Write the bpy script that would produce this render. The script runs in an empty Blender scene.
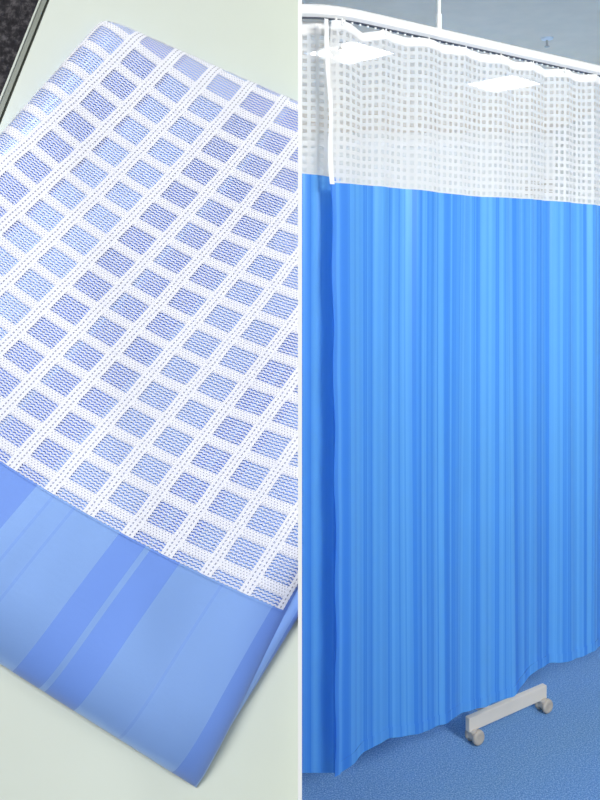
import bpy, bmesh, math, random
from mathutils import Vector, Matrix, noise
random.seed(4)
C = bpy.context.scene.collection
EYE = 1.59
F = 800.0            # focal length in pixels of the 600x800 picture
PI = math.pi

# ------------------------------------------------------------------ helpers
def lin(c):
    return tuple(((x/255)/12.92 if x/255 <= .04045 else ((x/255+.055)/1.055)**2.4) for x in c) + (1.0,)

def obj(name, bm, mat=None, parent=None, smooth=False):
    me = bpy.data.meshes.new(name)
    bm.normal_update()
    bm.to_mesh(me); bm.free()
    if smooth:
        for p in me.polygons: p.use_smooth = True
    o = bpy.data.objects.new(name, me); C.objects.link(o)
    if mat: me.materials.append(mat)
    if parent: o.parent = parent
    return o

def tag(o, label, cat, group=None):
    o['label'] = label; o['category'] = cat
    if group: o['group'] = group
    return o

def thing(name, label, cat, loc=(0, 0, 0), group=None):
    o = bpy.data.objects.new(name, None); C.objects.link(o)
    o.location = loc; o.empty_display_size = .05
    return tag(o, label, cat, group)

def struct(name, bm, mat, smooth=False):
    o = obj(name, bm, mat, None, smooth); o['kind'] = 'structure'; return o

def box(bm, x0, x1, y0, y1, z0, z1, bevel=0):
    m = Matrix.Translation(((x0+x1)/2, (y0+y1)/2, (z0+z1)/2)) @ Matrix.Diagonal((x1-x0, y1-y0, z1-z0, 1))
    r = bmesh.ops.create_cube(bm, size=1, matrix=m)
    if bevel:
        es = {e for v in r['verts'] for e in v.link_edges}
        bmesh.ops.bevel(bm, geom=list(es), offset=bevel, segments=3, affect='EDGES', profile=.5)
    return bm

def cyl(bm, p0, p1, r0, r1=None, seg=20):
    p0, p1 = Vector(p0), Vector(p1); d = p1-p0
    q = d.to_track_quat('Z', 'Y').to_matrix().to_4x4()
    bmesh.ops.create_cone(bm, cap_ends=True, segments=seg, radius1=r0, radius2=r0 if r1 is None else r1,
                          depth=d.length, matrix=Matrix.Translation((p0+p1)/2) @ q)
    return bm

def lathe(bm, prof, M=Matrix(), seg=28):
    rings = []
    for r, z in prof:
        rings.append([bm.verts.new(M @ Vector((r*math.cos(2*PI*k/seg), r*math.sin(2*PI*k/seg), z))) for k in range(seg)])
    for a, b in zip(rings, rings[1:]):
        for k in range(seg):
            bm.faces.new((a[k], a[(k+1) % seg], b[(k+1) % seg], b[k]))
    bm.faces.new(list(reversed(rings[0]))); bm.faces.new(rings[-1])
    return bm

def sweep(bm, pts, w, h, bevel=0):
    """rectangular section of width w and height h along a horizontal polyline"""
    P = [Vector(p) for p in pts]; rings = []
    c = min(w, h)*.22
    sec = [(-w/2+c, -h/2), (w/2-c, -h/2), (w/2, -h/2+c), (w/2, h/2-c), (w/2-c, h/2), (-w/2+c, h/2), (-w/2, h/2-c), (-w/2, -h/2+c)]
    for i, p in enumerate(P):
        t = (P[min(i+1, len(P)-1)]-P[max(i-1, 0)]).normalized()
        s = Vector((t.y, -t.x, 0)).normalized()
        rings.append([bm.verts.new(p + s*a + Vector((0, 0, b))) for a, b in sec])
    n = len(sec)
    for a, b in zip(rings, rings[1:]):
        for k in range(n): bm.faces.new((a[k], a[(k+1) % n], b[(k+1) % n], b[k]))
    bm.faces.new(rings[0]); bm.faces.new(list(reversed(rings[-1])))
    bmesh.ops.recalc_face_normals(bm, faces=bm.faces[:])
    return bm

# ------------------------------------------------------------------ node maths
class S:
    nt = None
    def __init__(s, sock): s.s = sock
    @staticmethod
    def op(o, a, b=None, c=None):
        n = S.nt.nodes.new('ShaderNodeMath'); n.operation = o
        for i, x in enumerate((a, b, c)):
            if x is None: continue
            if isinstance(x, S): S.nt.links.new(x.s, n.inputs[i])
            else: n.inputs[i].default_value = x
        return S(n.outputs[0])
    def __add__(s, o): return S.op('ADD', s, o)
    def __radd__(s, o): return S.op('ADD', s, o)
    def __sub__(s, o): return S.op('SUBTRACT', s, o)
    def __rsub__(s, o): return S.op('SUBTRACT', o, s)
    def __mul__(s, o): return S.op('MULTIPLY', s, o)
    def __rmul__(s, o): return S.op('MULTIPLY', s, o)
    def __truediv__(s, o): return S.op('DIVIDE', s, o)
    def lt(s, o): return S.op('LESS_THAN', s, o)
    def gt(s, o): return S.op('GREATER_THAN', s, o)
    def abs(s): return S.op('ABSOLUTE', s)
    def fract(s): return S.op('FRACT', s)
    def floor(s): return S.op('FLOOR', s)
    def max(s, o): return S.op('MAXIMUM', s, o)
    def min(s, o): return S.op('MINIMUM', s, o)
    def soft(s, a, b):      # smoothstep from a to b
        n = S.nt.nodes.new('ShaderNodeMapRange'); n.interpolation_type = 'SMOOTHSTEP'
        S.nt.links.new(s.s, n.inputs[0]); n.inputs[1].default_value = a; n.inputs[2].default_value = b
        return S(n.outputs[0])

def new_mat(name):
    m = bpy.data.materials.new(name); m.use_nodes = True
    nt = m.node_tree; nt.nodes.clear(); S.nt = nt
    out = nt.nodes.new('ShaderNodeOutputMaterial')
    return m, nt, out

def bsdf(nt, color, rough=.6, metal=0, spec=.5):
    b = nt.nodes.new('ShaderNodeBsdfPrincipled')
    b.inputs['Base Color'].default_value = lin(color) if max(color) > 1 else color
    b.inputs['Roughness'].default_value = rough; b.inputs['Metallic'].default_value = metal
    b.inputs['Specular IOR Level'].default_value = spec
    return b

def noise_tex(nt, scale, detail=2, coord='Object', vec=None):
    n = nt.nodes.new('ShaderNodeTexNoise'); n.inputs['Scale'].default_value = scale; n.inputs['Detail'].default_value = detail
    if vec is None:
        tc = nt.nodes.new('ShaderNodeTexCoord'); vec = tc.outputs[coord]
    nt.links.new(vec, n.inputs['Vector'])
    return n

def ramp(nt, fac, stops, interp='LINEAR'):
    r = nt.nodes.new('ShaderNodeValToRGB'); r.color_ramp.interpolation = interp
    el = r.color_ramp.elements
    while len(el) < len(stops): el.new(.5)
    for e, (p, c) in zip(el, stops):
        e.position = p; e.color = c if len(c) == 4 else lin(c)
    nt.links.new(fac, r.inputs[0]); return r

def bump(nt, height, b, strength=.3, dist=.001):
    n = nt.nodes.new('ShaderNodeBump'); n.inputs['Strength'].default_value = strength; n.inputs['Distance'].default_value = dist
    nt.links.new(height, n.inputs['Height']); nt.links.new(n.outputs[0], b.inputs['Normal'])
    return n

def mix(nt, fac, a, b):
    n = nt.nodes.new('ShaderNodeMixShader')
    if isinstance(fac, (int, float)): n.inputs[0].default_value = fac
    else: nt.links.new(fac, n.inputs[0])
    nt.links.new(a, n.inputs[1]); nt.links.new(b, n.inputs[2]); return n.outputs[0]

def plain(name, color, rough=.5, metal=0, spec=.5, bscale=0, bstr=.2):
    m, nt, out = new_mat(name); b = bsdf(nt, color, rough, metal, spec)
    n = noise_tex(nt, 7, 3)
    r = ramp(nt, n.outputs[0], [(.3, tuple(min(255, c*.985) for c in color)), (.7, tuple(min(255, c*1.01) for c in color))])
    nt.links.new(r.outputs[0], b.inputs['Base Color'])
    if bscale:
        n2 = noise_tex(nt, bscale, 3); bump(nt, n2.outputs[0], b, bstr)
    nt.links.new(b.outputs[0], out.inputs[0]); return m

def uvs(nt):
    t = nt.nodes.new('ShaderNodeTexCoord'); sp = nt.nodes.new('ShaderNodeSeparateXYZ')
    nt.links.new(t.outputs['UV'], sp.inputs[0])
    return S(sp.outputs[0]), S(sp.outputs[1]), t.outputs['UV']

# satin stripes, positions in units of one lace cell (25 mm), 1 = ground weave, 0 = turned weave
PERIOD = 17.0
BANDS = [(0, 1.2, 0), (1.9, 2.0, 0), (2.9, 4.0, 0), (4.3, 5.71, 0), (6.08, 6.15, .55), (6.58, 6.68, .55), (7.80, 8.50, 0), (8.62, 9.30, 0),
         (10.42, 10.46, .6), (10.9, 10.95, .6), (11.72, 12.35, 0), (13.2, 13.4, .3), (14.0, 14.15, .2), (14.9, 16.2, 0)]

def satin(name, light, dark, ml, md, transl=0.0, fine=False, rl=.42, rd=.5):
    """light/dark: colours of the ground and the turned weave; ml/md their sheen"""
    m, nt, out = new_mat(name)
    u, v, uv = uvs(nt)
    x = (u/PERIOD).fract()
    stops = []; p = 0
    for a, b, k in BANDS:
        if a > p: stops.append((p/PERIOD, 1))
        stops.append((a/PERIOD, k)); p = b
    stops.append((p/PERIOD, 1))
    r = ramp(nt, x.s, [(a, (k, k, k, 1)) for a, k in stops], 'CONSTANT')
    k = S(r.outputs[0])
    if fine:
        n1 = nt.nodes.new('ShaderNodeTexNoise'); n1.noise_dimensions = '1D'; n1.inputs['Scale'].default_value = 1.1; n1.inputs['Detail'].default_value = 4
        nt.links.new(u.s, n1.inputs['W'])
        k = (k*.62 + S(n1.outputs[0]).soft(.42, .6)*.38)
    rc = ramp(nt, k.s, [(0, dark), (1, light)])
    b = bsdf(nt, light, .5)
    nt.links.new(rc.outputs[0], b.inputs['Base Color'])
    nt.links.new((k*(ml-md)+md).s, b.inputs['Metallic'])
    nt.links.new((k*(rl-rd)+rd).s, b.inputs['Roughness'])
    b.inputs['Sheen Weight'].default_value = .1
    # weave
    w = S.op('SINE', (u*150.0))*S.op('SINE', (v*150.0))*.5
    nz = noise_tex(nt, 6, 4, vec=uv)
    bump(nt, (w*.25+S(nz.outputs[0])).s, b, .12, .0006)
    sh = b.outputs[0]
    if transl:
        t = nt.nodes.new('ShaderNodeBsdfTranslucent'); nt.links.new(rc.outputs[0], t.inputs[0])
        sh = mix(nt, transl, sh, t.outputs[0])
    nt.links.new(sh, out.inputs[0]); return m

def lace_fine(name):
    """white knitted lattice: ladders at whole u, beaded bands at half v, rows of zigzag yarn in each opening"""
    m, nt, out = new_mat(name)
    u, v, uv = uvs(nt)
    wob = noise_tex(nt, 1.3, 2, vec=uv); wz = (S(wob.outputs[0])-.5)
    u = u+wz*.05; v = v+wz*.06
    du = ((u+.5).fract()-.5).abs()                       # distance to a ladder
    dv = (v.fract()-.5).abs()                            # distance to a cross band
    rib = (dv*1.0).soft(.2, .5)*.02
    lad = du.lt(.142); band = dv.lt(.14)
    # ladder holes: two rows of small slits
    hl = ((du-.055).abs().lt(.016))*((v*9.0).fract().lt(.5))
    # band: beads
    row = (v*14.0).floor()
    hb = (((v*14.0).fract()-.5).abs().lt(.2))*((u*13.0+row*.5).fract().lt(.34))
    # yarn rows in the openings
    tri = ((u*9.0).fract()-.5).abs()
    yarn = ((v*11.0+tri*.75).fract()-.5).abs()
    cell = yarn.lt(.30)*.8
    solid_l = lad*(1.0-hl*.6)
    solid_b = band*(1.0-hb*.55)*(1.0-lad)
    a = (solid_l+solid_b+cell*(1.0-lad)*(1.0-band)).min(1.0)
    b = bsdf(nt, (240, 241, 250), .75, 0, .25)
    b.inputs['Sheen Weight'].default_value = .2
    hgt = (a*(.5+.5*(lad.max(band))) + (0.25-yarn)*.8*(1.0-lad)*(1.0-band))
    bump(nt, hgt.s, b, .5, .0008)
    tr = nt.nodes.new('ShaderNodeBsdfTransparent')
    nt.links.new(mix(nt, a.s, tr.outputs[0], b.outputs[0]), out.inputs[0]); return m

def lace_far(name, cell_alpha=.42, hole=.27):
    """the same lattice as it hangs on the rail"""
    m, nt, out = new_mat(name)
    u, v, uv = uvs(nt)
    du = ((u+.5).fract()-.5).abs(); dv = ((v+.5).fract()-.5).abs()
    wide = (du.gt(.5-hole))*(dv.gt(.5-hole))
    yarn = ((v*6.0).fract()).lt(cell_alpha)
    a = 1.0-wide*(1.0-yarn)
    b = bsdf(nt, (247, 246, 241), .8, 0, .2)
    t = nt.nodes.new('ShaderNodeBsdfTranslucent'); t.inputs[0].default_value = lin((247, 246, 241))
    sh = mix(nt, .4, b.outputs[0], t.outputs[0])
    tr = nt.nodes.new('ShaderNodeBsdfTransparent')
    nt.links.new(mix(nt, (a*.86).s, tr.outputs[0], sh), out.inputs[0]); return m

def emit(name, color, strength):
    m, nt, out = new_mat(name); e = nt.nodes.new('ShaderNodeEmission')
    e.inputs[0].default_value = lin(color); e.inputs[1].default_value = strength
    nt.links.new(e.outputs[0], out.inputs[0]); return m

def carpet(name, dark, mid, lite, scale, rough=.9, bs=.6):
    m, nt, out = new_mat(name); b = bsdf(nt, mid, rough, 0, .15)
    n = noise_tex(nt, scale, 4); n.inputs['Roughness'].default_value = .7
    r = ramp(nt, n.outputs[0], [(.3, dark), (.5, mid), (.68, lite)])
    nt.links.new(r.outputs[0], b.inputs['Base Color']); bump(nt, n.outputs[0], b, bs, .003)
    nt.links.new(b.outputs[0], out.inputs[0]); return m

M_white = plain('white_paint', (246, 246, 244), .5)
M_rail = plain('rail_enamel', (244, 244, 242), .35)
M_ceil = plain('ceiling_paint', (246, 226, 200), .9, 0, .2)
M_wall = plain('wall_paint', (226, 228, 224), .8, 0, .2)
M_carpet = carpet('blue_carpet', (76, 118, 172), (108, 154, 204), (172, 202, 232), 210)
M_stone = carpet('dark_speckle', (38, 37, 40), (66, 64, 68), (122, 118, 120), 90, .85, .4)
M_top = plain('table_laminate', (216, 223, 211), .42, 0, .35, 60, .03)
M_trim = plain('table_edge_strip', (128, 134, 122), .4)
M_trim2 = plain('table_edge_lip', (196, 202, 190), .4)
M_groove = plain('table_groove', (84, 88, 78), .7)
M_metal = plain('leg_enamel', (200, 202, 200), .35, .3)
M_satin_l = satin('satin_folded', (150, 189, 252), (117, 156, 236), .30, .06, rl=.36, rd=.5)
M_satin_r = satin('satin_hanging', (108, 185, 251), (70, 148, 238), .12, .03, .34, True)
M_satin_r2 = M_satin_r
M_lace_l = lace_fine('lace_folded')
M_lace_r = lace_far('lace_hanging')
M_tape = plain('white_tape', (240, 240, 238), .8, 0, .2)
M_panel = emit('light_panel', (255, 255, 255), 4.0)
M_bar = plain('cream_enamel', (228, 218, 200), .4)
M_caster = plain('grey_plastic', (200, 190, 174), .5)
M_tyre = plain('tyre_rubber', (190, 180, 164), .65)
M_dark = plain('rail_slot', (96, 100, 108), .7)

# ------------------------------------------------------------------ the room
struct('floor', box(bmesh.new(), -1.6, 3.2, -2.5, 9.9, -.1, 0), M_carpet)
struct('ceiling', box(bmesh.new(), -1.6, 3.2, -2.5, 9.9, 3.2, 3.3), M_ceil)
struct('wall_back', box(bmesh.new(), -1.6, 3.2, 9.8, 9.9, 0, 3.2), M_wall)
struct('wall_front', box(bmesh.new(), -1.6, 3.2, -2.6, -2.5, 0, 3.2), M_wall)
struct('wall_right', box(bmesh.new(), 3.1, 3.2, -2.5, 9.8, 0, 3.2), M_wall)
struct('wall_left', box(bmesh.new(), -1.6, -1.5, -2.5, 9.8, 0, 3.2), M_wall)
struct('wall_middle', box(bmesh.new(), -.001, .001, .40, 9.8, 0, 3.2), M_white)      # thin white partition between the two bays
struct('bay_floor_panel', box(bmesh.new(), -1.5, -.001, 1.0, 1.1, 0, 3.2), M_stone)        # upright panel standing in for the dark speckled floor beyond the table
struct('trim_1', box(bmesh.new(), .001, 3.1, 9.74, 9.8, 3.02, 3.1), M_white)        # white cornice line on the far wall

# ------------------------------------------------------------------ left bay: the tilted table top and the folded curtain
c0 = Vector((-.08071026624883985, .5, -.015201572407203712))
nn = Vector((.3047738910700946, -.9294020736427924, .2081457682261918))
e1 = Vector((.8520081987017577, .16837629199754672, -.495713075920076))
e2 = Vector((.42566994804305863, .32842230405627804, .8431748843101207))
MU = Vector((.02145363839394311, .004239729251587649, -.012482097113787597))
MV = Vector((-.011923739598993595, -.007257632658822324, -.014947286008593361))
UP = Vector((0, 0, EYE))
TH = .024            # height of the folded pack above the table top

def on_plane(x, y, h=0.0):
    """where the sight line of picture point x,y meets the plane h above the pack's top face, in plane coordinates"""
    r = Vector(((x-300)/F, 1, (264-y)/F))
    t = (nn.dot(c0)+h)/nn.dot(r); q = r*t-c0
    return Vector((q.dot(e1), q.dot(e2)))

def P3(a, b, h): return c0+UP+e1*a+e2*b+nn*h

a11, a12, a21, a22 = MU.dot(e1), MV.dot(e1), MU.dot(e2), MV.dot(e2)
det = a11*a22-a12*a21
CU = [-0.0429, -0.0848, 0.0434, 0.0324, 0.0562, 0.0791, -0.0148, 0.078, 0.0633, -0.0261]
CV = [-0.1543, -0.0084, 0.1308, -0.001, 0.1949, 0.3873, -0.03, 0.4704, 0.1192, -0.0489]
def cloth_uv(a, b):
    u = (a22*a-a12*b)/det+5; v = (-a21*a+a11*b)/det+8
    A = max(-2.2, min(2.2, a*10)); B = max(-3., min(2.4, b*10)); k = 0; du = dv = 0
    for i in range(4):
        for j in range(4-i):
            t = A**i*B**j; du += CU[k]*t; dv += CV[k]*t; k += 1
    return u+du, v+dv
def cloth_inv(u, v):
    a = b = 0.0
    for _ in range(12):
        uu, vv = cloth_uv(a, b); du, dv = u-uu, v-vv
        a += a11*du+a12*dv; b += a21*du+a22*dv
    return a, b

def poly_px(pts, h): return [on_plane(x, y, h) for x, y in pts]
def edges_of(Q):
    out = []; n = len(Q); cen = sum(Q, Vector((0, 0)))/n
    for i in range(n):
        p, q = Q[i], Q[(i+1) % n]; d = (q-p).normalized(); nrm = Vector((-d.y, d.x))
        if nrm.dot(cen-p) < 0: nrm = -nrm
        out.append((p, nrm))
    return out
def profile(E, a, b, rad, T, hard=2.3):
    g = 1.0; p = Vector((a, b))
    for (o, n_), r in zip(E, rad):
        d = n_.dot(p-o)
        if d <= 0: return 0.0
        x = 1-min(d/r, 1); g *= (max(0.0, 1-x**hard))**(1/hard)
    return g*T

QT = poly_px([(101, 23), (546, 216), (192, 785), (-296, 476)], -TH)     # foot of the whole pack
ET = edges_of(QT)
def wrinkle(a, b):
    p = Vector((a*14, b*14, 2.3)); q = Vector((a*45, b*18, 7.1))
    return noise.noise(p)*.0016+noise.noise(q)*.0004

def upper(a, b):
    h = profile(EU, a, b, (.02, .034, .042, .02), TH)
    return h+wrinkle(a, b)*min(1, h/TH*1.5) if h > 0 else 0
right_line = [on_plane(289, 603, -TH), on_plane(223, 735, -TH)]
# build the upper outline from lines so each side can be set alone
def cross(p, q, r, s):
    d1, d2 = q-p, s-r; t = ((r-p).x*d2.y-(r-p).y*d2.x)/(d1.x*d2.y-d1.y*d2.x); return p+d1*t
TLc, TRc, BRc, BLc = QT
r0, r1 = right_line
QU = [TLc, cross(TLc, TRc, r0, r1), cross(BLc, BRc, r0, r1), BLc]
EU = edges_of(QU)

def slab(Q, hfun, N=190, uvfun=cloth_uv):
    bm = bmesh.new(); L = bm.loops.layers.uv.new('UVMap'); G = []
    def warp(s):    # more rows near the edges
        return .5-.5*math.cos(PI*s) if False else s
    for i in range(N+1):
        row = []
        for j in range(N+1):
            s, t = i/N, j/N
            s = s+.10*math.sin(2*PI*s)*-1/(2*PI)*4*.9; t = t+.10*math.sin(2*PI*t)*-1/(2*PI)*4*.9
            p = (Q[0]*(1-s)+Q[1]*s)*(1-t)+(Q[3]*(1-s)+Q[2]*s)*t
            h = hfun(p.x, p.y)
            v = bm.verts.new(P3(p.x, p.y, h-TH)); row.append((v, uvfun(p.x, p.y)))
        G.append(row)
    for i in range(N):
        for j in range(N):
            q = (G[i][j], G[i][j+1], G[i+1][j+1], G[i+1][j])
            f = bm.faces.new([x[0] for x in q])
            for l, x in zip(f.loops, q): l[L].uv = x[1]
    return bm

def cut(bm, co, no):
    bmesh.ops.bisect_plane(bm, geom=bm.verts[:]+bm.edges[:]+bm.faces[:], plane_co=co, plane_no=no, clear_outer=True)

lt0, lt1 = on_plane(37, 5, -TH), on_plane(4.5, 86, -TH)                 # left edge of the table top
tdir = (lt1-lt0).normalized(); tin = Vector((-tdir.y, tdir.x))
if tin.dot(on_plane(150, 400, -TH)-lt0) < 0: tin = -tin
def side_cut(bm, inset):
    o = lt0+tin*inset
    cut(bm, P3(o.x, o.y, 0), -(e1*tin.x+e2*tin.y))

table = thing('tilted_table', 'pale greenish table top with a dark strip along its edge, under the folded blue curtain', 'table', (-.25, .62, 0))
def tloc(o):
    o.parent = table; o.matrix_parent_inverse = Matrix.Translation(-Vector(table.location)); return o
def plate(Q, h0, h1):
    bm = bmesh.new()
    lo = [bm.verts.new(P3(q.x, q.y, h0)) for q in Q]; hi = [bm.verts.new(P3(q.x, q.y, h1)) for q in Q]
    n = len(Q); bm.faces.new(hi); bm.faces.new(list(reversed(lo)))
    for k in range(n): bm.faces.new((lo[k], lo[(k+1) % n], hi[(k+1) % n], hi[k]))
    bmesh.ops.recalc_face_normals(bm, faces=bm.faces[:]); return bm
def along(s, w): return lt0+tdir*s+tin*w
t0, t1 = -.17, .62
tr = on_plane(330, -160, -TH); br = on_plane(330, 1000, -TH)
Q = [along(t0, .0062), tr, br, along(t1, .0062)]
bm = plate(Q, -TH-.02, -TH-.0002)
g = bmesh.ops.bisect_plane(bm, geom=bm.verts[:]+bm.edges[:]+bm.faces[:], plane_co=(-.0012, 0, 0), plane_no=(1, 0, 0), clear_outer=True)
bmesh.ops.contextual_create(bm, geom=[e for e in bm.edges if e.is_boundary])
tloc(obj('table_top', bm, M_top))
bm = plate([along(t0, .0045), along(t0, .0062), along(t1, .0062), along(t1, .0045)], -TH-.02, -TH-.0022)
tloc(obj('groove', bm, M_groove))
bm = plate([along(t0, .0012), along(t0, .0045), along(t1, .0045), along(t1, .0012)], -TH-.02, -TH-.0004)
tloc(obj('edge_strip', bm, M_trim))
bm = plate([along(t0, 0), along(t0, .0012), along(t1, .0012), along(t1, 0)], -TH-.02, -TH+.0006)
tloc(obj('edge_lip', bm, M_trim2))
pc = P3(-.10, -.10, -TH-.02)                                             # the stand that carries the top
tloc(obj('bracket', plate([Vector((-.16, -.16)), Vector((-.04, -.16)), Vector((-.04, -.04)), Vector((-.16, -.04))], -TH-.045, -TH-.02), M_metal))
foot = P3(-.10, -.10, -TH-.04)
tloc(obj('post', cyl(bmesh.new(), (foot.x, foot.y, .03), (foot.x, foot.y, foot.z), .02), M_metal, smooth=False))
tloc(obj('foot_plate', box(bmesh.new(), foot.x-.13, foot.x+.13, foot.y-.2, foot.y+.2, 0, .03, .006), M_metal))

pack = thing('folded_curtain', 'folded blue satin curtain with white lace panel on top, lying on the pale table', 'curtain', P3(-.1, 0, -TH))
def ploc(o):
    o.parent = pack; o.matrix_parent_inverse = Matrix.Translation(-Vector(pack.location)); return o
WALLX = -.0012
bm = slab(QU, upper); cut(bm, (WALLX, 0, 0), (1, 0, 0)); side_cut(bm, .003)
ploc(obj('satin_panel', bm, M_satin_l, smooth=True))
TL2 = .0125
def lower(a, b):
    h = profile(ET, a, b, (.008, .010, .016, .012), TL2, 2.0)
    return h
QLW = [QT[1]+(QT[0]-QT[1]).normalized()*.13, QT[1], QT[2], QT[2]+(QT[3]-QT[2]).normalized()*.13]
bm = slab(QLW, lower, 120, lambda a, b: (cloth_uv(a, b)[0]+12.4, cloth_uv(a, b)[1])); cut(bm, (WALLX, 0, 0), (1, 0, 0))
ploc(obj('folded_layer', bm, M_satin_l, smooth=True))

# lace panel: lies a hair above the satin, ends at the seam
def lace(u0, u1, v0, v1, nu, nv, lift, trim=True):
    bm = bmesh.new(); L = bm.loops.layers.uv.new('UVMap'); G = []
    for i in range(nu+1):
        row = []
        for j in range(nv+1):
            u, v = u0+(u1-u0)*i/nu, v0+(v1-v0)*j/nv
            a, b = cloth_inv(u, v); h = upper(a, b)
            row.append((bm.verts.new(P3(a, b, h-TH+lift)), (u, v), h))
        G.append(row)
    for i in range(nu):
        for j in range(nv):
            q = (G[i][j], G[i][j+1], G[i+1][j+1], G[i+1][j])
            if min(x[2] for x in q) <= .0: continue
            f = bm.faces.new([x[0] for x in q])
            for l, x in zip(f.loops, q): l[L].uv = x[1]
    cut(bm, (WALLX, 0, 0), (1, 0, 0)); side_cut(bm, .003)
    for v in [v for v in bm.verts if not v.link_faces]: bm.verts.remove(v)
    return bm
ploc(obj('lace_panel', lace(-4, 12.05, -1, 14.97, 200, 220, .0011), M_lace_l, smooth=True))
ploc(obj('seam', lace(-4, 12.05, 14.93, 15.03, 160, 2, .0007), M_satin_l, smooth=True))

# ------------------------------------------------------------------ right bay: track, curtains
T0 = Vector((.079, 2.105)); TD = Vector((.8225, .5688)).normalized(); TN = Vector((TD.y, -TD.x))
def line(t, off=0.0):
    p = T0+TD*t+TN*off; return p.x, p.y
RZ = EYE+.667
track = thing('curtain_track', 'white ceiling hung curtain track carrying the blue curtains', 'curtain track', (.5, 2.4, RZ))
def kloc(o, par=track):
    o.parent = par; o.matrix_parent_inverse = Matrix.Translation(-Vector(par.location)); return o
pa = Vector((.0012, 2.11)); pb = Vector(line(.02)); bend = []
b0, b1, b2 = Vector((.03, 2.112)), Vector((.085, 2.113)), Vector(line(.11))
pts = [pa]
for k in range(13):
    s = k/12; pts.append(b0*(1-s)**2+b1*2*s*(1-s)+b2*s*s)
pts += [Vector(line(t)) for t in (.3, .6, .9, 1.2, 1.6, 2.2, 3.6)]
kloc(obj('rail', sweep(bmesh.new(), [(p.x, p.y, RZ) for p in pts], .03, .033), M_rail))
kloc(obj('rail_slot', sweep(bmesh.new(), [(p.x, p.y, RZ-.0175) for p in pts], .012, .003), M_dark))
for t in (.396, 1.75, 3.1):
    x, y = line(t)
    bm = cyl(bmesh.new(), (x, y, RZ+.016), (x, y, 3.2), .0055, seg=16); cyl(bm, (x, y, RZ+.014), (x, y, RZ+.06), .0085, seg=16)
    cyl(bm, (x, y, 3.19), (x, y, 3.2), .03, seg=24)
    kloc(obj('hanger_rod', bm, M_rail))
for k in range(56):                                                   # gliders waiting in the slot
    x, y = line(.02+k*.027)
    kloc(obj('glider', cyl(bmesh.new(), (x, y, RZ-.024), (x, y, RZ-.017), .0035, seg=10), M_rail))

HOOK = [0.035+.155*k for k in range(23)]
def sag(t):                                                            # the heading droops between its hooks
    d = min(abs(t-h) for h in HOOK)/.0775
    drop = .018 if t < .17 else (.004 if t < .6 else .007)
    return drop*min(1, d)**1.3
def folds(t, z):
    k = (z-.3)/1.9                                                     # 0 at the hem, 1 at the heading
    env = min(1, max(0, t)/.2); env = env*env*(3-2*env)
    top = .006*math.sin(2*PI*t/.155+.4)+.002*math.sin(2*PI*t/.061+1)
    low = .010*math.sin(2*PI*t/.37+1.9)+.0035*math.sin(2*PI*t/.135+.3*math.sin(z*2))+.0012*math.sin(2*PI*t/.058+z*.8)
    w = .55*noise.noise(Vector((t*3.2, z*.5, 1)))*.03
    return (top*k+low*(1-k*.6)+w)*env+.012*(1-env)
def top_z(t): return RZ-.0165-.006-sag(t)
def seam_z(t): return EYE+.213-.009*min(t, 1.2)+.003*math.sin(t*9)
HEM = [(-0.1, 0.2481), (-0.0, 0.2481), (0.067, 0.256), (0.119, 0.2648), (0.208, 0.2643), (0.302, 0.2581), (0.4, 0.2487), (0.504, 0.2418), (0.603, 0.2373), (0.703, 0.2435), (0.823, 0.2777), (0.898, 0.2756), (1.012, 0.2664), (1.138, 0.2724), (1.5, 0.262), (2.2, 0.25), (3.8, 0.25)]      # height of the uneven hem along the curtain
def hem_z(t):
    for (a, p), (b, q) in zip(HEM, HEM[1:]):
        if t <= b:
            k = (t-a)/(b-a); k = .5*k+.5*k*k*(3-2*k); return p+(q-p)*k+.0012*math.sin(t*70)
    return .25
L1 = 3.55
def place(t, z):
    x, y = line(t, folds(t, z))
    k = max(0, (2.2-z)/1.95)
    sx = .006*math.sin(z*2.1+.3)*math.exp(-t/.06)
    return (x+sx+.002*math.sin(z*23)*math.exp(-t/.02), y, z)
def sheet(zlo, zhi, t0, t1, nt_, nz, pl, uvf, off=0.0):
    bm = bmesh.new(); L = bm.loops.layers.uv.new('UVMap'); G = []
    for i in range(nt_+1):
        t = t0+(t1-t0)*i/nt_; lo, hi = zlo(t), zhi(t); row = []
        for j in range(nz+1):
            z = lo+(hi-lo)*j/nz; p = Vector(pl(t, z))
            if off: p = p+Vector((TN.x, TN.y, 0))*off
            row.append((bm.verts.new(p), uvf(t, z, j/nz)))
        G.append(row)
    for i in range(nt_):
        for j in range(nz):
            q = (G[i][j], G[i+1][j], G[i+1][j+1], G[i][j+1])
            f = bm.faces.new([x[0] for x in q])
            for l, x in zip(f.loops, q): l[L].uv = x[1]
    return bm
def curtain_uv(t, z, s): return (t/.025*1.0+3.3, z/.025)
front = thing('hanging_curtain', 'wide blue satin cubicle curtain with white lace top, drawn along the track', 'curtain', (*line(.6), .26), 'cubicle curtains')
del front['group']
kloc(obj('satin_panel', sheet(lambda t: hem_z(t)+.028, seam_z, 0, L1, 860, 60, place, curtain_uv), M_satin_r, smooth=True), front)
kloc(obj('hem', sheet(hem_z, lambda t: hem_z(t)+.030, 0, L1, 860, 4, place, curtain_uv, .0025), M_satin_r, smooth=True), front)
kloc(obj('side_hem', sheet(lambda t: hem_z(0), lambda t: seam_z(0), 0, .02, 6, 90, place, lambda t, z, s: (1.0+t/.05, z/.025), .003), M_satin_r, smooth=True), front)
kloc(obj('lace_panel', sheet(seam_z, lambda t: top_z(t)-.022, .0, L1, 860, 30, place, lambda t, z, s: (t/.0215, s*19)), M_lace_r, smooth=True), front)
kloc(obj('heading_tape', sheet(lambda t: top_z(t)-.024, top_z, 0, L1, 860, 3, place, curtain_uv, .0012), M_tape, smooth=True), front)
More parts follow.
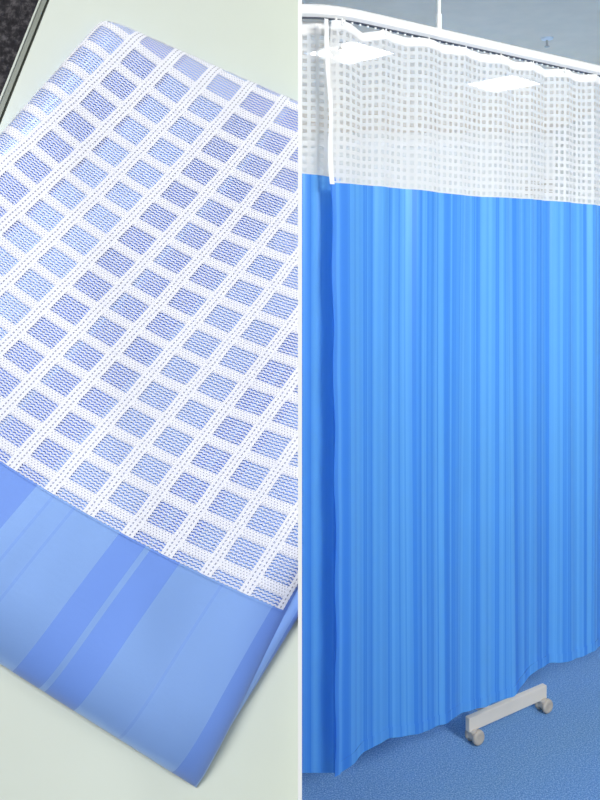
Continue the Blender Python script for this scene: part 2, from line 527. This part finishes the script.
kloc(obj('edge_tape', sheet(lambda t: seam_z(0)-.004, lambda t: top_z(0)+.004, -.003, .010, 4, 50, lambda t, z: (place(t, z)[0]-.016*((z-1.8)/.42)+.002*math.sin(z*16), place(t, z)[1], z), curtain_uv, .004), M_tape, smooth=True), front)
for h in HOOK:
    x, y, z = place(h, top_z(h)-.01)
    bm = cyl(bmesh.new(), (x, y-.003, z-.004), (x, y-.003, RZ-.018), .0022, seg=8); cyl(bm, (x-.006, y-.003, z+.004), (x+.006, y-.003, z+.004), .002, seg=8)
    kloc(obj('hook', bm, M_rail), front)

# the second curtain behind the edge of the first
def p2(t, z):
    k = (z-.2)/2.05
    x = .0014+t
    y = 2.13+.06*(t/.14)**1.8+.008*math.sin(2*PI*t/.075+.5)*(1-.5*k)+.012*math.sin(2*PI*t/.16-.6)*(1-k)
    return (x, y, z)
back = thing('hanging_curtain', 'narrow strip of a second blue curtain beside the white partition, behind the wide one', 'curtain', (.05, 2.15, .2))
kloc(obj('satin_panel', sheet(lambda t: EYE-.636*p2(t, .2)[1], lambda t: 1.832-.09*t, 0, .108, 90, 60, p2, lambda t, z, s: (t/.025+8.2, z/.025)), M_satin_r, smooth=True), back)
kloc(obj('lace_panel', sheet(lambda t: 1.832-.09*t, lambda t: 2.205, 0, .108, 90, 30, p2, lambda t, z, s: (t/.0225, s*18)), M_lace_r, smooth=True), back)
kloc(obj('heading_tape', sheet(lambda t: 2.202, lambda t: 2.24, 0, .108, 90, 3, p2, curtain_uv), M_tape, smooth=True), back)

# ------------------------------------------------------------------ wheeled table behind the curtain
A = Vector((.552, 2.64)); B = Vector((.872, 2.85)); d = (B-A).normalized(); ang = math.atan2(d.y, d.x); Lb = (B-A).length
screen = thing('wheeled_table', 'wheeled table behind the blue curtain, its top added unseen, only the cream foot bar on castors showing', 'table', (A.x, A.y, 0))
screen.rotation_euler.z = ang
obj('foot_bar', box(bmesh.new(), 0, Lb, -.010, .010, .047, .094, .003), M_bar, screen)
obj('post', box(bmesh.new(), Lb*.30-.014, Lb*.30+.014, .045, .072, .060, .84, .003), M_bar, screen)
obj('arm', box(bmesh.new(), Lb*.30-.014, Lb*.30+.014, .008, .05, .056, .084, .003), M_bar, screen)
obj('table_top', box(bmesh.new(), -.10, .78, -.04, .40, .84, .865, .006), M_bar, screen)  # unseen top, added to block rear light and shade the curtain
for xx in (.022, Lb-.018):
    cst = obj('caster', lathe(bmesh.new(), [(.014, .040), (.0165, .043), (.0165, .052), (.010, .053)], Matrix.Translation((xx, 0, 0))), M_caster, screen)
    bm = bmesh.new(); box(bm, xx-.010, xx+.018, -.013, .013, .018, .043, .004)
    obj('fork', bm, M_caster, cst)
    for s in (-1, 1):
        Mx = Matrix.Translation((xx+.012, s*.016, .0245)) @ Matrix.Rotation(-s*PI/2, 4, 'X')
        obj('wheel', lathe(bmesh.new(), [(.010, -.007), (.021, -.007), (.0245, -.004), (.0245, .004), (.021, .008), (.012, .009), (.010, .007), (.004, .0085)], Mx), M_tyre, cst, True)

# ------------------------------------------------------------------ ceiling: light panels, sprinklers; far wall: vent
def light_panel(x, y, w, rot, label):
    t = thing('ceiling_light', label, 'light', (x, y, 3.2), 'square ceiling light panels'); t.rotation_euler.z = rot
    bm = bmesh.new(); h = w/2
    for x0, x1, y0, y1 in ((-h, h, -h, -h+.012), (-h, h, h-.012, h), (-h, -h+.012, -h+.012, h-.012), (h-.012, h, -h+.012, h-.012)):
        box(bm, x0, x1, y0, y1, -.02, 0)
    obj('frame', bm, M_white, t)
    obj('diffuser', box(bmesh.new(), -h+.012, h-.012, -h+.012, h-.012, -.014, -.002), M_panel, t)
    return t
light_panel(.38, 6.05, .50, math.radians(44), 'bright square ceiling light panel, left of the two, at the end of the track')
light_panel(1.80, 7.08, .50, math.radians(44), 'bright square ceiling light panel, right of the two, seen through the lace')
def sprinkler(x, y, label):
    t = thing('sprinkler', label, 'sprinkler', (x, y, 3.2), 'ceiling sprinklers')
    obj('rose', lathe(bmesh.new(), [(.018, -.016), (.040, -.010), (.044, 0)], seg=24), M_rail, t)
    bm = cyl(bmesh.new(), (0, 0, -.06), (0, 0, -.01), .008, seg=12); cyl(bm, (0, 0, -.064), (0, 0, -.058), .018, seg=16)
    obj('nozzle', bm, M_caster, t)
sprinkler(1.76, 5.70, 'small white ceiling sprinkler above the track, right of the hanger rod')
sprinkler(.29, 5.75, 'small white ceiling sprinkler beside the left light panel, behind the lace')
vx = 2.98
vent = thing('wall_vent', 'pale louvred air vent on the far wall, seen faintly through the lace', 'vent', (vx, 9.8, 2.53))
bm = bmesh.new()
for x0, x1, z0, z1 in ((-.28, .28, -.12, -.10), (-.28, .28, .10, .12), (-.28, -.26, -.10, .10), (.26, .28, -.10, .10)): box(bm, x0, x1, -.03, 0, z0, z1)
obj('frame', bm, M_white, vent)
bm = bmesh.new()
for k in range(6): box(bm, -.26, .26, -.022, -.006, -.09+k*.034, -.078+k*.034)
obj('louvres', bm, M_white, vent)
obj('backing', box(bmesh.new(), -.26, .26, -.004, 0, -.10, .10), M_caster, vent)

# ------------------------------------------------------------------ light
def area(name, loc, target, size, power, color=(1, 1, 1), sy=None):
    l = bpy.data.lights.new(name, 'AREA'); l.energy = power; l.size = size; l.color = color
    if sy: l.shape = 'RECTANGLE'; l.size_y = sy
    o = bpy.data.objects.new(name, l); C.objects.link(o); o.location = loc
    o.rotation_euler = (Vector(target)-Vector(loc)).to_track_quat('-Z', 'Y').to_euler(); return o
key = area('unseen_lamp', (2.1, -.5, 3.1), (.9, 2.4, 1.75), 1.0, 49)
key.data.spread = math.radians(76)
wash = area('unseen_lamp', (1.6, 7.2, 3.1), (1.6, 9.8, 2.2), 2.2, 30); wash.data.spread = math.radians(110)  # added wash to brighten the far wall, no known fixture there
down = area('unseen_lamp', (1.6, 6.2, 3.1), (1.6, 6.2, 0), 2.4, 95); down.data.spread = math.radians(75)  # added down light, its bounce off the carpet brightens the ceiling
area('unseen_lamp', (.9, -1.5, 3.1), (.9, -1.5, 0), 1.2, 14)  # added general fill for the front of the room
bay = area('bay_fill', (-.45, -1.3, 3.05), (-.12, .5, 1.5), .9, 15); bay.data.spread = math.radians(80)  # added soft light to brighten the left bay
w = bpy.data.worlds.new('World'); bpy.context.scene.world = w; w.use_nodes = True
bg = w.node_tree.nodes['Background']; bg.inputs[0].default_value = (1, 1, 1, 1); bg.inputs[1].default_value = .42

# ------------------------------------------------------------------ camera
cam = bpy.data.cameras.new('camera'); co = bpy.data.objects.new('camera', cam); C.objects.link(co)
co.location = (0, 0, EYE); co.rotation_euler = (PI/2, 0, 0)
cam.sensor_fit = 'VERTICAL'; cam.sensor_height = 36; cam.sensor_width = 27; cam.lens = 36.0
cam.shift_y = -136/800; cam.clip_start = .02
sc = bpy.context.scene; sc.camera = co
sc.view_settings.view_transform = 'Standard'; sc.view_settings.look = 'None'; sc.view_settings.gamma = 1
sc.view_settings.use_curve_mapping = False; sc.view_settings.exposure = 0
sc.cycles.transparent_max_bounces = 24
